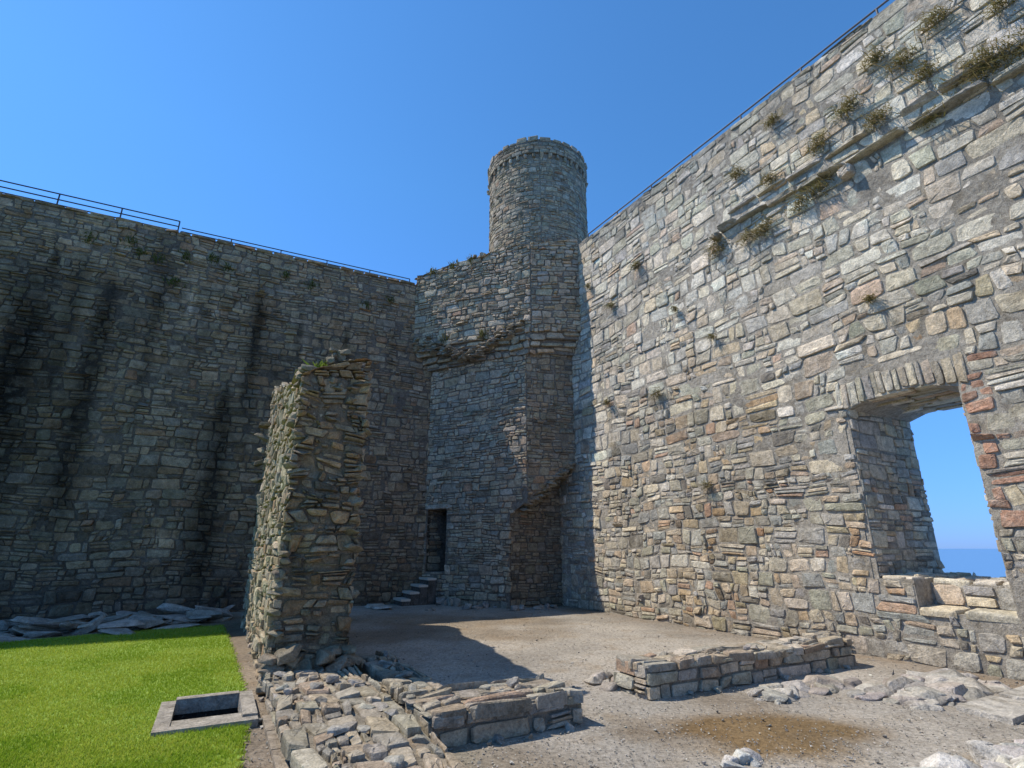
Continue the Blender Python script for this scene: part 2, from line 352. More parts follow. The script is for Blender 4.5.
# ================================================================= LEFT CURTAIN WALL
OL=np.array([-2.65,17.6,0.]);NL=D3
LT=lambda s:10.65-.012*s
lw=empty('castle_curtain_wall')
mapL=plane(OL,-L3,UP,NL)
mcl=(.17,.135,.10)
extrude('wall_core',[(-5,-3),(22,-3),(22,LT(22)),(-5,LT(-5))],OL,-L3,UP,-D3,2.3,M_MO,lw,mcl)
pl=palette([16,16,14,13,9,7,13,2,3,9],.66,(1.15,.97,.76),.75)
def stL(U,V):
    n=fbm(U*1.7,V*.12,77);e=fbm(U*5,V*.5,78);s=np.ones_like(U)
    for c,w,t,b,a in [(11.0,.65,9.4,0,.85),(9.5,.32,9.0,1.5,.72),(12.8,.6,9.2,0,.65),(5.75,.22,9.4,4.6,.78),(6.35,.4,6.,0,.75),(1.6,.15,9,7,.5),(3.1,.14,9,6.6,.5),(8.3,.16,9.3,5,.5),(10.2,.18,9.4,5.5,.5),(4.6,.12,9.6,7.2,.5)]:
        m=np.exp(-((U-c+(n-.5)*.25)/w)**2)*np.clip((t+(e-.5)*1.5-V)/.8,0,1)*np.clip((V-b+(e-.5)*2)/1.2+.3,0,1)*(.6+.8*e)
        s=s*(1-a*np.clip(m,0,1))
    for c,w,t,b in [(7.6,.08,9.,7.6),(6.9,.1,8.7,7.4),(4.4,.08,8.4,7),(7.1,.3,2.2,1.2)]:
        s=s*(1+1.2*np.exp(-((U-c+(n-.5)*.2)/w)**2)*np.clip((t-V)/.4,0,1)*np.clip((V-b)/.8,0,1))
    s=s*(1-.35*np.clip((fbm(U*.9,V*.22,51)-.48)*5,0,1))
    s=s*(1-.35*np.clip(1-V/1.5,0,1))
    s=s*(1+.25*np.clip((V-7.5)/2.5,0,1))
    return s
rg=np.random.default_rng(12)
cl=cells(-.2,21,-.1,10.8,rg,(.14,.32),(.16,.55),.6)
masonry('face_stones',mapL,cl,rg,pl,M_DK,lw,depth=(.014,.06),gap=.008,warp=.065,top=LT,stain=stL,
        holes=[(1.35,1.47,8.6,9.0),(1.15,1.3,5.9,6.4),(2.2,2.32,8.0,8.3),(4.2,4.34,6.2,6.4)])
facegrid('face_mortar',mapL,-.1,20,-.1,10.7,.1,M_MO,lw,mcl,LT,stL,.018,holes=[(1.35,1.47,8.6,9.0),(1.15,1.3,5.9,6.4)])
cp=[];x=0
while x<21:
    w=rg.uniform(.3,.7);cp.append((x,x+w,LT(x)-.06,LT(x)+.05));x+=w
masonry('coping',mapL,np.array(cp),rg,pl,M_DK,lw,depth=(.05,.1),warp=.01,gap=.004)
# ================================================================= CORNER TOWER
ct=empty('castle_corner_tower')
def P2(x,y): return np.array([x,y,0.])
def facing(name,A,B,cl,rg,colf,mat,par,mort=None,**k):
    d=B-A;Ln=np.linalg.norm(d);d=d/Ln;n=np.array([d[1],-d[0],0]);
    return masonry(name,plane(A,d,UP,n),cl,rg,colf,mat,par,**k)
C1=P2(-2.80,17.52);E=P2(.435,15.6);E2=P2(-.05,15.888);K=P2(1.93,15.95);K2=P2(1.50,16.75)
rg=np.random.default_rng(13)
pt=palette([16,15,10,15,9,7,14,2,5,10],1.05,(1.11,.98,.81),.7)
ed_=(E-C1);eL=np.linalg.norm(ed_);ed=ed_/eL;en=np.array([ed[1],-ed[0],0])
uE2=np.linalg.norm(E2-C1)
d0,d1,dz0,dz1=.10,.88,.9,2.77
tk=1.6;mct=(.24,.195,.145)
extrude('core_left',[(0,-1),(d0,-1),(d0,8),(0,8)],C1,ed,UP,-en,tk,M_MO,ct,mct)
extrude('core_door_below',[(d0,-1),(d1,-1),(d1,dz0),(d0,dz0)],C1,ed,UP,-en,tk,M_MO,ct,mct)
extrude('core_door_above',[(d0,dz1),(d1,dz1),(d1,8),(d0,8)],C1,ed,UP,-en,tk,M_MO,ct,mct)
extrude('core_main',[(d1,-1),(uE2-.02,-1),(uE2-.02,2.5),(eL-.01,3.3),(eL-.01,8),(d1,8)],C1,ed,UP,-en,tk,M_MO,ct,mct)
extrude('door_inner_wall',[(-.3,-1),(1.4,-1),(1.4,8),(-.3,8)],C1-en*tk,ed,UP,-en,.3,M_MO,ct,(.012,.011,.01))  # near-black colour paints in the darkness inside the doorway
masonry('lower_face_stones',plane(C1,ed,UP,en),cells(0,eL,-.1,8,rg,(.14,.29),(.16,.48),.6),rg,pt,M_DK,ct,depth=(.01,.05),warp=.065,
   ulim=(0,eL+.01),holes=[(d0,d1,dz0,dz1)],top=lambda u:np.full_like(u,8.),keep=lambda u,v:u<np.where(v<2.5,uE2,np.where(v<3.3,uE2+.5*(v-2.5)/.8,9)))
masonry('door_lintel',plane(C1,ed,UP,en),np.array([(0,1.05,dz1,dz1+.16)]),rg,pt,M_DK,ct,depth=(.05,.06),warp=0)
pt_shade=palette([16,16,11,13,9,7,13,3,5,11],.16,(1.1,.98,.8),.75)  # tower stone mix darkened for the jambs: doorway shade in the colour
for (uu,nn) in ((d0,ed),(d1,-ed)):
    masonry('door_jamb_stones',plane(C1+ed*uu,-en,UP,nn),cells(.12,tk,dz0,dz1,rg,(.2,.3),(.3,.5),.2),rg,pt_shade,M_DK,ct,depth=(.01,.03),warp=.02,ulim=(0,tk),top=lambda u:np.full_like(u,dz1))
ekd=(K-E);ekl=np.linalg.norm(ekd)
prism('squinch_core',[E2[:2],E[:2],K[:2],(2.4,17.2),(.5,17.6)],[2.55,2.9,4.2,4.2,2.7],8.0,M_MO,ct,mct)
pt2=palette([14,15,11,14,10,8,13,2,3,9],.72,(1.12,.98,.79),.7)
facing('squinch_face_stones',E,K,cells(0,1.55,2.6,8,rg,(.14,.27),(.16,.42),.6),rg,pt2,M_DK,ct,depth=(.01,.05),warp=.05,ulim=(0,ekl),
   top=lambda u:np.full_like(u,8.),keep=lambda u,v:v>2.95+u/1.5*1.25)
ps=[];sz=[]
for i in range(30):
    t=i/29;p=E*(1-t)+K*t;z=2.85+1.35*t
    for j in range(3):
        ps.append(p+np.array([rng.uniform(-.1,.1)-.1*j,.10+.25*j+rng.uniform(-.05,.08),z-.02-.15*j]));sz.append((rng.uniform(.25,.45),rng.uniform(.25,.45),rng.uniform(.1,.18)))
rocks('squinch_corbels',ps,sz,rcol(len(ps),(.26,.22,.16)),M_DK,ct,tilt=.06)
pt3=palette([14,15,11,14,10,8,13,2,3,9],.55,(1.12,.98,.79),.7)
prism('recess_core',[E2[:2]+np.array([0,.04]),K2[:2],(1.9,18),(0.,18)],-1,4.5,M_MO,ct,(.15,.12,.09))
facing('recess_stones',E2+P2(0,.04),K2,cells(0,1.8,-.1,4.3,rg,(.14,.26),(.16,.4),.6),rg,pt3,M_DK,ct,depth=(.01,.05),warp=.04,ulim=(0,1.77))
A0=P2(-3.43,17.17);A1=P2(.605,15.36);A2=P2(2.19,15.45)
def topU(x): return 10.95+.07*(x+3.4)
steps=[(7.45,.25),(7.66,.5),(7.88,.8)]
def lerp(a,b,t):return a*(1-t)+b*t
for i,(z,t) in enumerate(steps):
    a=lerp(C1,A0,t);b=lerp(E,A1,t);c=lerp(K,A2,t)
    z1=steps[i+1][0] if i<2 else 8.1
    prism('corbel_course_core_%d'%i,[a[:2],b[:2],c[:2],(3,17.5),(-.5,20)],z,z1,M_MO,ct,mct)
    h=z1-z
    for (p,q,nm) in ((a,b,'l'),(b,c,'r')):
        ln=np.linalg.norm(q-p);cc=[];x=0
        while x<ln:
            w=rg.uniform(.2,.7);zz=z+rg.uniform(-.1,.06);cc.append((x,min(x+w,ln),zz,zz+h*rg.uniform(.5,1.1)));x+=w
        facing('corbel_slabs_%d%s'%(i,nm),p,q,np.array(cc),rg,pt,M_DK,ct,depth=(.01,.09),warp=.09,gap=.006)
prism('upper_core',[A0[:2],A1[:2],A2[:2],(3.2,18),(1,21),(-2.2,19.8)],8.1,[topU(A0[0])-.1,topU(A1[0])-.1,topU(A2[0])-.1,11.2,11.2,11.0],M_MO,ct,mct)
for p,q,nm in((A0,A1,'l'),(A1,A2,'r')):
    ln=np.linalg.norm(q-p)
    facing('upper_face_stones_'+nm,p,q,cells(0,ln,8.05,12,rg,(.14,.3),(.18,.48),.6),rg,pt,M_DK,ct,depth=(.01,.055),warp=.07,ulim=(0,ln),
       top=lambda u,p=p,q=q,ln=ln:topU(p[0]+(q[0]-p[0])*u/ln)+.14*(vn(u*3,u*0,5)-.3))
ps=[];sz=[]
for i in range(80):
    t=rng.random();p=lerp(A0,A1,t)+np.array([0,rng.uniform(.1,.5),topU(lerp(A0,A1,t)[0])-.02+.22*float(vn(t*7,0*t,3))]);ps.append(p);sz.append((rng.uniform(.15,.45),rng.uniform(.15,.35),rng.uniform(.08,.3)))
rocks('parapet_rubble',ps,sz,rcol(80,(.34,.29,.21)),M_DK,ct)
ps=[];sz=[]
for i in range(110):
    t=rng.uniform(.0,.95);z=7.55+1.9*abs(t-.5)*rng.uniform(.7,1.2)+rng.uniform(-.1,.1)
    p=lerp(lerp(C1,A0,.95),lerp(E,A1,.95),t)+np.array([0,-.03,z]);ps.append(p);sz.append((rng.uniform(.25,.65),rng.uniform(.22,.4),rng.uniform(.05,.14)))
rocks('ragged_slabs',ps,sz,rcol(110,(.33,.27,.19)),M_DK,ct,tilt=.2)
TC=np.array([1.05,18.5,0]);TR=1.93
def cyl(r):
    def f(U,V,Dp):
        a=U/r
        return np.stack([TC[0]+(r+Dp)*np.sin(a),TC[1]-(r+Dp)*np.cos(a),V],-1)
    f.flip=False
    return f
def ring(name,r0,r1,z0,z1,mat,par,col):
    n=72;a=np.linspace(0,2*np.pi,n,endpoint=False);V=[]
    for r,z in((r0,z0),(r1,z0),(r1,z1),(r0,z1)):
        V.append(np.stack([TC[0]+r*np.sin(a),TC[1]-r*np.cos(a),np.full(n,z)],1))
    k=np.arange(n);k1=(k+1)%n;F=[]
    for i in range(4):
        j=(i+1)%4;F.append(np.stack([i*n+k,i*n+k1,j*n+k1,j*n+k],1))
    return mk(name,np.vstack(V),[np.vstack(F)],mat,np.tile(col,(4*n,1)),par)
ring('turret_core',1.3,TR+.006,10.5,15.85,M_MO,ct,(.28,.23,.165))
ptt=palette([15,15,9,15,8,5,16,2,5,9],.88,(1.08,.98,.80),.7)
cir=2*np.pi*TR
masonry('turret_stones',cyl(TR),cells(0,cir-.1,10.5,15.6,rg,(.12,.24),(.16,.42),.5),rg,ptt,M_DK,ct,depth=(.01,.04),warp=.035,ulim=(0,cir),K=10)
ring('turret_parapet_core',1.5,TR+.07,15.85,16.46,M_MO,ct,(.22,.18,.13))
cc=[];nc=40
for i in range(nc):
    u=i*cir/nc;cc.append((u,u+cir/nc*.5,15.62,15.85))
masonry('turret_corbels',cyl(TR),np.array(cc),rg,ptt,M_DK,ct,depth=(.08,.11),warp=0,gap=.01)
masonry('turret_parapet_stones',cyl(TR+.07),cells(0,cir+.4,15.85,16.3,rg,(.14,.2),(.2,.45),.2),rg,ptt,M_DK,ct,depth=(.01,.04),warp=.02)
cc=[];u=0
while u<cir+.4:
    w=rg.uniform(.25,.5);cc.append((u,u+w*.9,16.36,16.50+rg.uniform(-.03,.12)));u+=w
masonry('turret_coping',cyl(TR+.07),np.array(cc),rg,ptt,M_DK,ct,depth=(.02,.06),warp=0)
# ---- door steps
stp=empty('stone_steps')
o=C1+ed*.42+en*.05
sdir=(en*.86-ed*.5);sdir/=np.linalg.norm(sdir);sp=np.array([-sdir[1],sdir[0],0])
for i in range(4):
    z=.74-.185*i;c=o+sdir*(.12+.26*i)
    prism('tread_%d'%(i+1),[(c+sp*.40-sdir*.13)[:2],(c-sp*.40-sdir*.13)[:2],(c-sp*.40+sdir*.15)[:2],(c+sp*.40+sdir*.15)[:2]],z-.06,z,M_WOOD,stp,(.3,.27,.22))
    prism('riser_%d'%(i+1),[(c+sp*.39-sdir*.125)[:2],(c-sp*.39-sdir*.125)[:2],(c-sp*.39+sdir*.12)[:2],(c+sp*.39+sdir*.12)[:2]],-.05,z-.063,M_RK,stp,(.12,.10,.08))
ps=[o+sdir*1.7+sp*t+UP*.03 for t in(-.7,.0,.7)]
rocks('landing_slabs',ps,[(1.1,.7,.12)]*3,rcol(3,(.6,.53,.42)),M_RK,stp,tilt=.02)
ps=[C1+ed*(.95+.18*i)+en*.25+UP*(.1+.0*i) for i in range(4)]
rocks('step_side_stones',ps,[(.4,.35,.3)]*4,rcol(4,(.35,.3,.23)),M_RK,stp,tilt=.1)
# ================================================================= RUINED CROSS WALL
ru=empty('ruined_wall')
A=P2(-2.92,7.06);WL=6.4;WW=.88
prof=[(0,3.9),(.3,4.05),(.5,4.2),(.9,3.95),(1.3,4.15),(1.6,4.1),(2.0,4.35),(2.6,4.4),(3.0,4.6),(3.8,4.8),(4.6,4.75),(5.2,5.1),(5.6,5.25),(6.4,5.2)]
px=[p[0] for p in prof];pz=[p[1] for p in prof]
rtop=lambda s:np.interp(s,px,pz)+.2*(vn(s*4,s*0,3)-.5)
Rr=-D3
extrude('core',[(.03,-1)]+[(WL,-1),(WL,5.05)]+[(s,z-.12) for s,z in prof[::-1][1:-1]]+[(.03,3.8)],A+L3*.03,Rr,UP,L3,WW-.06,M_MO,ru,(.27,.215,.15))
rg=np.random.default_rng(21)
pr=palette([13,16,15,12,7,9,13,3,5,10],.74,(1.14,.96,.72),.85)
prl=palette([14,16,10,14,7,5,14,2,6,11],.98,(1.08,.99,.80),.75)
masonry('west_face_stones',plane(A,Rr,UP,-L3),cells(0,WL,-.1,5.5,rg,(.14,.3),(.16,.5),.6),rg,prl,M_DK,ru,depth=(.0,.06),warp=.07,ulim=(0,WL),top=rtop)
masonry('east_face_stones',plane(A+L3*WW,Rr,UP,L3),cells(0,WL,-.1,5.5,rg,(.14,.3),(.16,.5),.6),rg,pr,M_DK,ru,depth=(.0,.07),warp=.07,ulim=(0,WL),top=rtop)
def bend(U,V,Dp):
    off=.17*(fbm(U*1.4+V*.3,V*1.1,15)-.5)*2+.12*(vn(V*1.3,U*2,8)-.5)
    return A+U[...,None]*L3+V[...,None]*UP+(Dp+off)[...,None]*D3
bend.flip=False
masonry('broken_end_stones',bend,cells(-.05,WW+.05,-.1,4.5,rg,(.08,.22),(.08,.34),.6),rg,pr,M_DK,ru,depth=(.0,.10),warp=.11,ulim=(-.05,WW+.05),gap=.012,top=lambda u:3.95+.3*(u/WW)+.16*(vn(u*6,u*0,4)-.5),ed=(.5,.75),keep=lambda u,v:rg.random(len(u))>.08)
U_,V_=np.meshgrid(np.linspace(0,WW,16),np.linspace(-.1,3.95,60));Pm=bend(U_,V_,np.full_like(U_,.0)+.035*(vn(U_*8,V_*8,3)-.4));ix=np.arange(U_.size).reshape(U_.shape)
mk('broken_end_mortar',Pm.reshape(-1,3),[np.stack([ix[:-1,:-1],ix[:-1,1:],ix[1:,1:],ix[1:,:-1]],-1).reshape(-1,4)],M_MO,np.tile((.24,.185,.12),(U_.size,1)),ru,True)
masonry('far_end_stones',plane(A+Rr*WL,L3,UP,-D3),cells(0,WW,-.1,5.2,rg,(.14,.28),(.16,.45),.6),rg,pr,M_DK,ru,depth=(.0,.07),warp=.05,ulim=(0,WW))
ps=[];sz=[]
for i in range(130):
    s=WL*rng.random()**1.3;w=rng.uniform(.06,WW-.06);ps.append(A+Rr*s+L3*w+UP*(float(rtop(s))-.08+rng.uniform(-.04,.10)));sz.append((rng.uniform(.12,.36),rng.uniform(.1,.28),rng.uniform(.06,.2)))
for i in range(22):
    ps.append(A+L3*rng.uniform(.35,WW)+Rr*rng.uniform(.0,.35)+UP*rng.uniform(4.05,4.38));sz.append((rng.uniform(.12,.28),.2,rng.uniform(.08,.16)))
for i in range(80):
    z=rng.uniform(.1,4.1);e=rng.choice([0.03,WW-.03]);ps.append(A+L3*(e+rng.normal(0,.04))+D3*rng.uniform(-.12,.07)+UP*z);sz.append((rng.uniform(.12,.34),rng.uniform(.12,.25),rng.uniform(.05,.17)))
for z in (3.3,3.6,3.9,4.2,2.9,2.5):
    ps.append(A+Rr*(WL-.3)-L3*.12+UP*(z+.2));sz.append((.5,.4,.16))
for i in range(45):
    s=rng.uniform(-.35,.3);w=rng.uniform(-.05,WW+.1);ps.append(A+D3*(.15-s*.4)+L3*w+UP*rng.uniform(0,.4));sz.append((rng.uniform(.2,.42),rng.uniform(.18,.36),rng.uniform(.1,.2)))
rocks('loose_masonry',ps,sz,rcol(len(ps),(.30,.245,.165),.25),M_DK,ru,tilt=.18)
P=A+L3*.3+Rr*.3+UP*4.06+rng.normal(0,1,(110,3))*np.array([.10,.10,.04])
blades('plant',P,.14,.05,1.2,(.10,.18,.02),(.22,.28,.05),ru)
# ================================================================= LOW WALLS
def low_wall(O,dr,ln,wd_,h,seed,name='low_stone_wall',topgap=.008,slab=(.2,.45),gain=1.0,loose=2.5,tops=(.13,.26),dirt=(.32,.27,.20)):
    e=empty(name);rg=np.random.default_rng(seed)
    dr=np.array(dr,float);pp=np.array([-dr[1],dr[0],0.])
    pc=palette([18,16,9,18,8,4,12,1.5,7,9],gain*.95,(1.05,.98,.86),.65)
    O=np.array(O,float)
    pts=[O,O+dr*ln,O+dr*ln+pp*wd_,O+pp*wd_]
    prism('core',[(p+ (O+dr*ln/2+pp*wd_/2-p)*.03)[:2] for p in pts],-.3,h-.035,M_MO,e,dirt)
    hh=(.1,.2)
    tp=lambda u:np.full_like(u,h-.03)+.05*(vn(u*3,u*0,seed)-.5)
    masonry('side_a',plane(O,dr,UP,-pp),cells(0,ln,-.1,h,rg,hh,(.18,.5),.15),rg,pc,M_ST,e,depth=(.0,.045),warp=.04,ulim=(-.02,ln+.02),top=tp)
    masonry('side_b',plane(O+pp*wd_,dr,UP,pp),cells(0,ln,-.1,h,rg,hh,(.18,.5),.15),rg,pc,M_ST,e,depth=(.0,.045),warp=.04,ulim=(-.02,ln+.02),top=tp)
    masonry('end_a',plane(O,pp,UP,-dr),cells(0,wd_,-.1,h,rg,hh,(.18,.4),.15),rg,pc,M_ST,e,depth=(.0,.045),warp=.02,ulim=(0,wd_),top=tp)
    masonry('end_b',plane(O+dr*ln,pp,UP,dr),cells(0,wd_,-.1,h,rg,hh,(.18,.4),.15),rg,pc,M_ST,e,depth=(.0,.045),warp=.02,ulim=(0,wd_),top=tp)
    def tm(U,V,Dp):
        z=h-.04+.08*(fbm(U*1.6,V*1.6,seed)-.5)
        return O+U[...,None]*dr+V[...,None]*pp+(Dp+z)[...,None]*UP
    tm.flip=False
    masonry('top_stones',tm,cells(-.02,ln,-.02,wd_+.02,rg,tops,slab,.35),rg,pc,M_ST,e,depth=(.015,.06),warp=.1,ulim=(-.03,ln+.03),gap=topgap,top=lambda u:np.full_like(u,wd_+.03))
    n=int(ln*wd_*loose)
    if n:
        ps=[O+dr*rng.uniform(0.05,ln-.05)+pp*rng.uniform(.05,wd_-.05)+UP*(h+rng.uniform(-.03,.03)) for _ in range(n)]
        rocks('loose_stones',ps,[(rng.uniform(.1,.28),rng.uniform(.1,.22),rng.uniform(.04,.1)) for _ in range(n)],rcol(n,(.38,.34,.27),.25),M_ST,e,tilt=.12)
    m=int(ln*5);ps=[];sz=[]
    for _ in range(m):
        sd=rng.choice([-1,1]);ps.append(O+dr*rng.uniform(0,ln)+pp*(wd_/2+sd*(wd_/2+rng.uniform(.02,.12)))+UP*.02);s_=rng.uniform(.05,.16);sz.append((s_,s_*.8,s_*.6))
    rocks('foot_stones',ps,sz,rcol(m,(.38,.34,.27),.25),M_ST,e,tilt=.2)
    return e
low_wall(A+D3*.25+L3*(-.02),D3,4.3,.95,.22,31,loose=7,slab=(.2,.5),gain=.85)
low_wall(P2(-.67,5.06),L3,1.5,.68,.29,32,slab=(.25,.5),tops=(.16,.3),gain=.95)
low_wall(P2(-2.15,8.1),D3,2.3,.45,.2,33,slab=(.15,.4),loose=6,gain=.9)
low_wall(P2(1.5,6.6),L3,3.85,.55,.36,34,slab=(.25,.5),gain=1.05,tops=(.16,.3))
def pile(name,center,spread,n,smin,smax,base,flat=.4,mat=M_RK,zs=.0,yawv=None,tilt=.15,v=.2,lift=.22):
    c=np.array(center,float)
    ps=[];sz=[]
    for i in range(n):
        q=c+L3*rng.uniform(-1,1)*spread[0]*.8+D3*rng.uniform(-1,1)*spread[1]*.8
        s=rng.uniform(smin,smax);sz.append((s,s*rng.uniform(.55,.9),s*flat*rng.uniform(.6,1.2)));q[2]=center[2]+sz[-1][2]*lift+rng.uniform(0,zs);ps.append(q)
    return rocks(name,ps,sz,rcol(n,base,v),mat,None,tilt=tilt,yaw=yawv)
pile('rubble_pile',(1.3,7.35,0),(.35,.3),18,.12,.35,(.40,.35,.27),.5)
pile('rock_outcrop',(3.5,7.05,-.03),(1.0,.22),40,.15,.5,(.42,.37,.30),.4,tilt=.1,yawv=.5)
pile('rock_outcrop',(4.9,6.95,-.03),(1.2,.45),75,.18,.75,(.44,.39,.32),.34,tilt=.1,yawv=.5)
pile('boulder_pile',(3.6,4.55,-.02),(1.4,.25),46,.15,.55,(.52,.48,.41),.5,tilt=.3)
pile('boulder_pile',(1.75,4.75,-.03),(.25,.1),5,.15,.32,(.54,.49,.42),.5)
pv=empty('paving_slabs')
for i,(u,v,a,b,z) in enumerate([(0,0,.9,.5,.05),(.95,.05,.8,.45,.06),(-.1,-.55,.7,.45,.045),(.7,-.5,.9,.42,.05)]):
    oo=P2(4.75,5.75);q=[oo+L3*x+D3*(-y) for x,y in((u,v),(u+a,v+.03),(u+a-.04,v+b),(u+.05,v+b-.02))]
    prism('slab_%d'%(i+1),[p[:2] for p in q],-.1,z,M_RK,pv,(.50,.45,.37))
ps=[];sz=[]
for i in range(200):
    t=rng.random();c=lerp(np.array([-6.5,12.9,0]),np.array([-12.5,9.2,0]),t)+D3*rng.normal(-.25,.5)
    s=rng.uniform(.2,1.2)*rng.uniform(.6,1.2);sz.append((s,s*rng.uniform(.35,.6),s*rng.uniform(.10,.24)));c[2]=rng.uniform(-.02,.2);ps.append(c)
rocks('bedrock_outcrop',ps,sz,rcol(200,(.36,.30,.235),.35),M_RK,None,tilt=.22,yaw=.4)
pile('fallen_stones',(-.9,16.0,0),(2.0,.3),22,.12,.5,(.34,.3,.25),.5)
pile('fallen_stones',(.6,15.7,0),(.8,.3),12,.15,.45,(.34,.3,.25),.5)
# ================================================================= STONE LINED PIT
pit=empty('stone_lined_pit')
po=P2(-3.13,5.28);a_=D3*-1;b_=L3
def kerb(nm,u0,u1,v0,v1,z0,z1,par=pit,mat=M_RK,col=(.37,.32,.25)):
    pts=[po+b_*u+a_*v for u,v in((u0,v0),(u1,v0),(u1,v1),(u0,v1))]
    return prism(nm,[p[:2] for p in pts],z0,z1,mat,par,col)
kerb('kerb_front',-.0,.85,0,.13,-.04,.07);kerb('kerb_left',0,.13,.132,1.1,-.04,.068);kerb('kerb_right',.72,.85,.132,1.1,-.04,.09);kerb('kerb_back',.132,.718,.98,1.1,-.04,.10)
kerb('cover_slab',.132,.718,.132,.36,-.02,.055,col=(.40,.35,.275))
pit_shade=(.035,.03,.025)  # near-black stone below the kerbs: the pit's shade put into the colour
kerb('lining_front',0,.85,0,.12,-.9,-.042,col=pit_shade);kerb('lining_left',0,.12,.122,1.1,-.9,-.042,col=pit_shade);kerb('lining_right',.73,.85,.122,1.1,-.9,-.042,col=pit_shade);kerb('lining_back',.122,.728,.99,1.1,-.9,-.042,col=pit_shade)
kerb('pit_floor',.10,.75,.10,1.0,-1.0,-.902,col=pit_shade)
kb=empty('path_edging')
for i in range(5):
    u=P2(-2.42,5.85)+D3*(i*.52);pts=[u,u+D3*.5,u+D3*.5+L3*.09,u+L3*.09]
    prism('edging_stone_%d'%i,[p[:2] for p in pts],-.1,.05,M_RK,kb,(.32,.26,.19))
# ================================================================= GROUND
gx=np.arange(-30,9.01,.12);gy=np.arange(-14,24,.12)
X,Y=np.meshgrid(gx,gy)
Z=(fbm(X*.7,Y*.7,2)-.5)*.035+(fbm(X*5,Y*5,8)-.5)*.012
base=np.array([.405,.355,.285])
t=fbm(X*.9,Y*.9,61);t2=fbm(X*3,Y*3,63);t3=fbm(X*.45+9,Y*.45,67)
C=base[None,None]*(.62+.76*t[...,None])*(.82+.36*t2[...,None])
er=np.clip((t3-.48)*6,0,1)*.3
C=C*(1-er[...,None]*np.array([.75,.95,1.2]))
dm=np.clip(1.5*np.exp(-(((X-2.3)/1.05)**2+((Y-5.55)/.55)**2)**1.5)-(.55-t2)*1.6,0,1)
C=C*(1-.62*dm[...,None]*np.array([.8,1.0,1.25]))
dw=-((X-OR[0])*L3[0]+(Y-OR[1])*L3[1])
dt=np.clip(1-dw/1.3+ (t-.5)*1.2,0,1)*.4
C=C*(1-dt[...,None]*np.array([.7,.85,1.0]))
dd=np.abs((X-A[0]-L3[0]*WW)*L3[0]+(Y-A[1])*L3[1]);mm=np.exp(-(dd/.5)**2)*((X*Rr[0]+Y*Rr[1])>A[:2]@Rr[:2]-5)*np.clip((t2-.35)*4,0,1)*.6
C=C*(1-mm[...,None])+np.array([.14,.15,.06])*mm[...,None]
pth=((X-A[0])*L3[0]+(Y-A[1])*L3[1]);pm=((pth<.05)&(X>-8)).astype(float)*.35
C=C*(1-pm[...,None]*np.array([.8,1.0,1.2]))
ny,nx=X.shape;idx=np.arange(nx*ny).reshape(ny,nx)
Q=np.stack([idx[:-1,:-1],idx[:-1,1:],idx[1:,1:],idx[1:,:-1]],-1).reshape(-1,4)
Xc=(X+.06)[:-1,:-1];Yc=(Y+.06)[:-1,:-1]
pu=(Xc-po[0])*b_[0]+(Yc-po[1])*b_[1];pv_=(Xc-po[0])*a_[0]+(Yc-po[1])*a_[1]
inside=((dw[:-1,:-1]>-1.6)&~((pu>.04)&(pu<.81)&(pv_>.04)&(pv_<1.06))).reshape(-1)
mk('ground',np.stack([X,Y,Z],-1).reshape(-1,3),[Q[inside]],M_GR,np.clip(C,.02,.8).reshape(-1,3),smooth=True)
n=16000
py=4.2+12*rng.random(n)**2.0;pxs=rng.uniform(-.45,1.0,n)*py
okp=(-((pxs-OR[0])*L3[0]+(py-OR[1])*L3[1])>.05)
P=np.stack([pxs,py,np.full(n,.010)],1)[okp];n=len(P)
s=rng.uniform(.008,.026,n);s[rng.random(n)<.03]*=2.2
rocks('gravel',P,np.stack([s,s*.8,s*.6],1),rcol(n,(.40,.36,.295),.4),M_RK,None,lib=HS)
# ---- lawn
gp=[(-3.12,6.95),(-4.6,9.6),(-6.15,12.3),(-7.0,11.75),(-7.8,11.15),(-8.7,10.2),(-10.5,9.3),(-13,7.6),(-22,3),(-22,-10),(-1.2,-10),(-.9,2.2),(-1.75,3.9),(-2.45,5.6)]
lawn=empty('grass_lawn')
lx=np.arange(-22,-.5,.07);ly=np.arange(-8,12.6,.07);LX,LY=np.meshgrid(lx,ly)
lc_=((LX[:-1,:-1]+.035).ravel(),(LY[:-1,:-1]+.035).ravel())
okl=inpoly(lc_[0],lc_[1],gp)
pu=(lc_[0]-po[0])*b_[0]+(lc_[1]-po[1])*b_[1];pv_=(lc_[0]-po[0])*a_[0]+(lc_[1]-po[1])*a_[1]
okl&=~((pu>.035)&(pu<.815)&(pv_>.035)&(pv_<1.065))
ny,nx=LX.shape;idx=np.arange(nx*ny).reshape(ny,nx)
Q=np.stack([idx[:-1,:-1],idx[:-1,1:],idx[1:,1:],idx[1:,:-1]],-1).reshape(-1,4)
mk('turf',np.stack([LX,LY,.03+.012*fbm(LX*1.5,LY*1.5,6)],-1).reshape(-1,3),[Q[okl]],M_GRASSB,None,lawn,True)
n=230000
yy=4.0+9*rng.random(n)**1.4;xx=-yy*rng.uniform(.30,1.12,n)
k=inpoly(xx+rng.normal(0,.03,n),yy+rng.normal(0,.03,n),gp)
ux=(xx-po[0])*b_[0]+(yy-po[1])*b_[1];vx=(xx-po[0])*a_[0]+(yy-po[1])*a_[1]
k&=~((ux>-.01)&(ux<.86)&(vx>-.01)&(vx<1.11))
P=np.stack([xx[k],yy[k],np.full(k.sum(),.03)],1)
tone=fbm(P[:,0]*1.2,P[:,1]*1.2,90)+rng.normal(0,.06,k.sum())
sel=tone>.5
blades('grass_blades',P[sel],.036,.008,1.1,(.32,.43,.03),(.52,.54,.09),lawn)
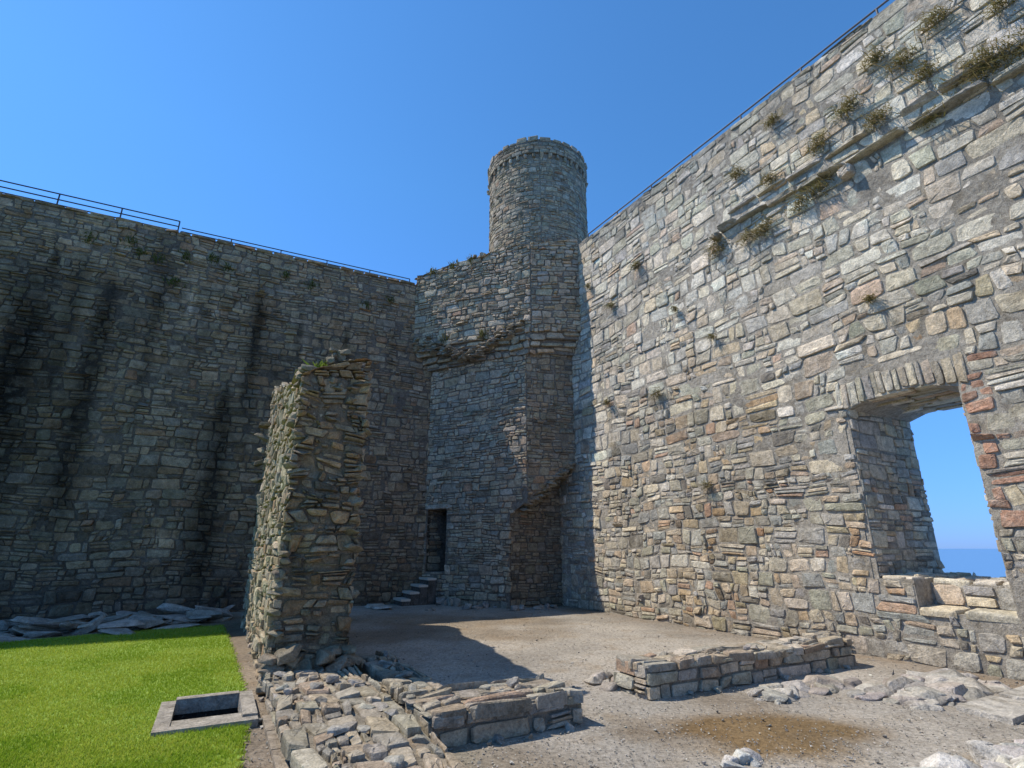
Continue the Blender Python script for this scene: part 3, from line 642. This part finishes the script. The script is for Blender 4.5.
blades('grass_blades_dark',P[~sel],.036,.008,1.1,(.22,.35,.02),(.38,.46,.05),lawn)
# ================================================================= TUFTS
def tuft(s,h,r=.16,n=110,colA=(.30,.23,.11),colB=(.15,.15,.05),ln=.30):
    c=mapR(np.array([s]),np.array([h]),np.array([.06]))[0]
    P=c+rng.normal(0,1,(n,1))*D3*r*.36+rng.normal(0,1,(n,1))*UP*r*.28+rng.uniform(-.02,.08,(n,1))*NR
    blades('grass_tuft',P,ln*.8,.016,1.3,colA,colB,None,dirn=tuple(NR*.45-UP*1.25))
for s,h,r in [(.6,8.12,.40),(1.45,7.95,.3),(1.8,7.95,.36),(2.65,8.0,.42),(3.07,8.1,.38),(-1.66,5.25,.24),(3.8,9.35,.38),(4.77,9.5,.36),(5.6,8.5,.5),(5.85,8.45,.6),(6.3,8.4,.5),(4.9,8.15,.24),(-3.2,8.3,.16),(-2.0,9.0,.2),(6.1,9.3,.36),(-.4,2.9,.16),(-3.6,5.5,.15),(1.4,9.6,.22),(2.4,10.2,.2),(3.2,9.0,.3),(4.2,8.75,.32),(4.4,9.9,.3),(5.3,9.8,.36),(2.1,8.95,.24),(-.8,7.2,.12),(.2,6.1,.12),(-4.2,9.4,.15),(3.5,5.6,.12),(5.0,9.0,.3)]:
    tuft(s,h,r,int(650*r+30))
for s,h in [(8.6,9.5),(7.9,9.8),(9.3,9.9),(6.8,9.7),(8.1,8.9),(5.2,9.9),(3.9,6.9),(2.6,9.4),(10.2,9.7),(9.0,9.6),(7.2,9.9),(4.4,9.7),(1.8,9.8)]:
    c=mapL(np.array([s]),np.array([h]),np.array([.03]))[0]
    P=c+rng.normal(0,1,(80,3))*.08
    blades('wall_plant',P,.12,.03,1.3,(.10,.12,.03),(.16,.16,.05),None)
for t,z in [(.15,10.95),(.35,11.0),(.5,11.05),(.3,8.3),(.62,8.2),(.8,8.2)]:
    P=lerp(A0,A1,t)+np.array([0,-.02,z])+rng.normal(0,1,(90,3))*.08
    blades('tower_plant',P,.14,.03,1.3,(.13,.13,.04),(.22,.19,.07),None)
# ================================================================= RAILINGS
def tubes(name,segs,r,mat,parent):
    V=[];F=[];o=0
    for p,q in segs:
        p=np.array(p);q=np.array(q);d=q-p;d=d/np.linalg.norm(d);a=np.cross(d,UP if abs(d[2])<.9 else np.array([1.,0,0]));a/=np.linalg.norm(a);b=np.cross(d,a)
        n=8;t=np.arange(n)/n*2*np.pi;c=np.cos(t)[:,None]*a*r+np.sin(t)[:,None]*b*r
        V+= [p+c,q+c];k=np.arange(n);k1=(k+1)%n
        F.append(np.stack([o+k,o+k1,o+n+k1,o+n+k],1));o+=2*n
    return mk(name,np.vstack(V),[np.vstack(F)],mat,None,parent)
def railing(O,dr,s0,s1,topf,off,h=1.0,nm='metal_railing',rails=(.35,.68,1.0),r=.02):
    e=empty(nm);S=[]
    for rr in rails:
        S.append((O+dr*s0+off+UP*(topf(s0)+h*rr),O+dr*s1+off+UP*(topf(s1)+h*rr)))
    s=s0
    while s<=s1+.01:
        S.append((O+dr*s+off+UP*(topf(s)-.1),O+dr*s+off+UP*(topf(s)+h)));s+=1.5
    tubes('rails_and_posts',S,r,M_METAL,e)
railing(OL,-L3,8.4,20,LT,-D3*1.0,.95,rails=(.62,.8,1.0))
railing(OL,-L3,.9,8.3,LT,-D3*.9,.68,rails=(.82,1.0),r=.018)
railing(OR,D3,-4.5,12,RT,L3*.2,.32,rails=(1.0,),r=.02)
# ================================================================= SEA
sm=bpy.data.materials.new('sea_water');sm.use_nodes=True;nt=sm.node_tree;bs=nt.nodes['Principled BSDF']
bs.inputs['Base Color'].default_value=(.11,.25,.44,1);bs.inputs['Roughness'].default_value=.6
n_=nd(nt,'ShaderNodeTexNoise');n_.inputs['Scale'].default_value=.05;tc=nd(nt,'ShaderNodeTexCoord');nt.links.new(tc.outputs['Object'],n_.inputs['Vector'])
b=nd(nt,'ShaderNodeBump');b.inputs['Strength'].default_value=.2;nt.links.new(n_.outputs['Fac'],b.inputs['Height']);nt.links.new(b.outputs[0],bs.inputs['Normal'])
a=np.linspace(0,2*np.pi,96,endpoint=False)
V=np.vstack([[[0,0,-55]],np.stack([np.cos(a)*60000,np.sin(a)*60000,np.full(96,-55.)],1)])
k=np.arange(96);mk('sea',V,[np.stack([np.zeros(96,int),1+k,1+(k+1)%96],1)],sm)
# ================================================================= LIGHT, SKY, CAMERA
el=math.radians(54.5);tr=np.array([.985,-.17]);tr/=np.linalg.norm(tr)
w=bpy.data.worlds.new('World');scene.world=w;w.use_nodes=True;nt=w.node_tree
bg=nt.nodes['Background'];sk=nd(nt,'ShaderNodeTexSky');sk.sky_type='NISHITA';sk.sun_disc=False
sk.sun_elevation=el;sk.sun_rotation=math.atan2(-tr[0],-tr[1]);sk.altitude=50;sk.air_density=1.0;sk.dust_density=.1;sk.ozone_density=3.0
tc=nd(nt,'ShaderNodeTexCoord');sx=nd(nt,'ShaderNodeSeparateXYZ');nt.links.new(tc.outputs['Generated'],sx.inputs[0])
cr=nd(nt,'ShaderNodeValToRGB');nt.links.new(sx.outputs['Z'],cr.inputs[0])
e=cr.color_ramp.elements;e[0].position=0;e[0].color=(.17,.32,.85,1);e[1].position=.6;e[1].color=(.40,.76,1.0,1)
x1=cr.color_ramp.elements.new(.2);x1.color=(.34,.60,.98,1)
mm_=nd(nt,'ShaderNodeVectorMath',operation='MULTIPLY');nt.links.new(sk.outputs[0],mm_.inputs[0]);nt.links.new(cr.outputs[0],mm_.inputs[1])
sc=nd(nt,'ShaderNodeVectorMath',operation='SCALE');sc.inputs['Scale'].default_value=1.7;nt.links.new(mm_.outputs[0],sc.inputs[0])
nt.links.new(sc.outputs[0],bg.inputs['Color']);bg.inputs['Strength'].default_value=.13
sl=bpy.data.lights.new('sun','SUN');sl.energy=5.0;sl.angle=math.radians(.53);sl.color=(1,.94,.85)
so=bpy.data.objects.new('sun',sl);scene.collection.objects.link(so)
dv=Vector((tr[0]*math.cos(el),tr[1]*math.cos(el),-math.sin(el)))
so.rotation_euler=dv.to_track_quat('-Z','Y').to_euler()
cam=bpy.data.cameras.new('camera');co=bpy.data.objects.new('camera',cam);scene.collection.objects.link(co)
co.location=(0,0,1.6);co.rotation_euler=(math.radians(90+17.2),0,0)
cam.sensor_width=36;cam.lens=36*530/1024;cam.clip_start=.05;cam.clip_end=100000
scene.camera=co
scene.view_settings.view_transform='Standard';scene.view_settings.look='None';scene.view_settings.exposure=0
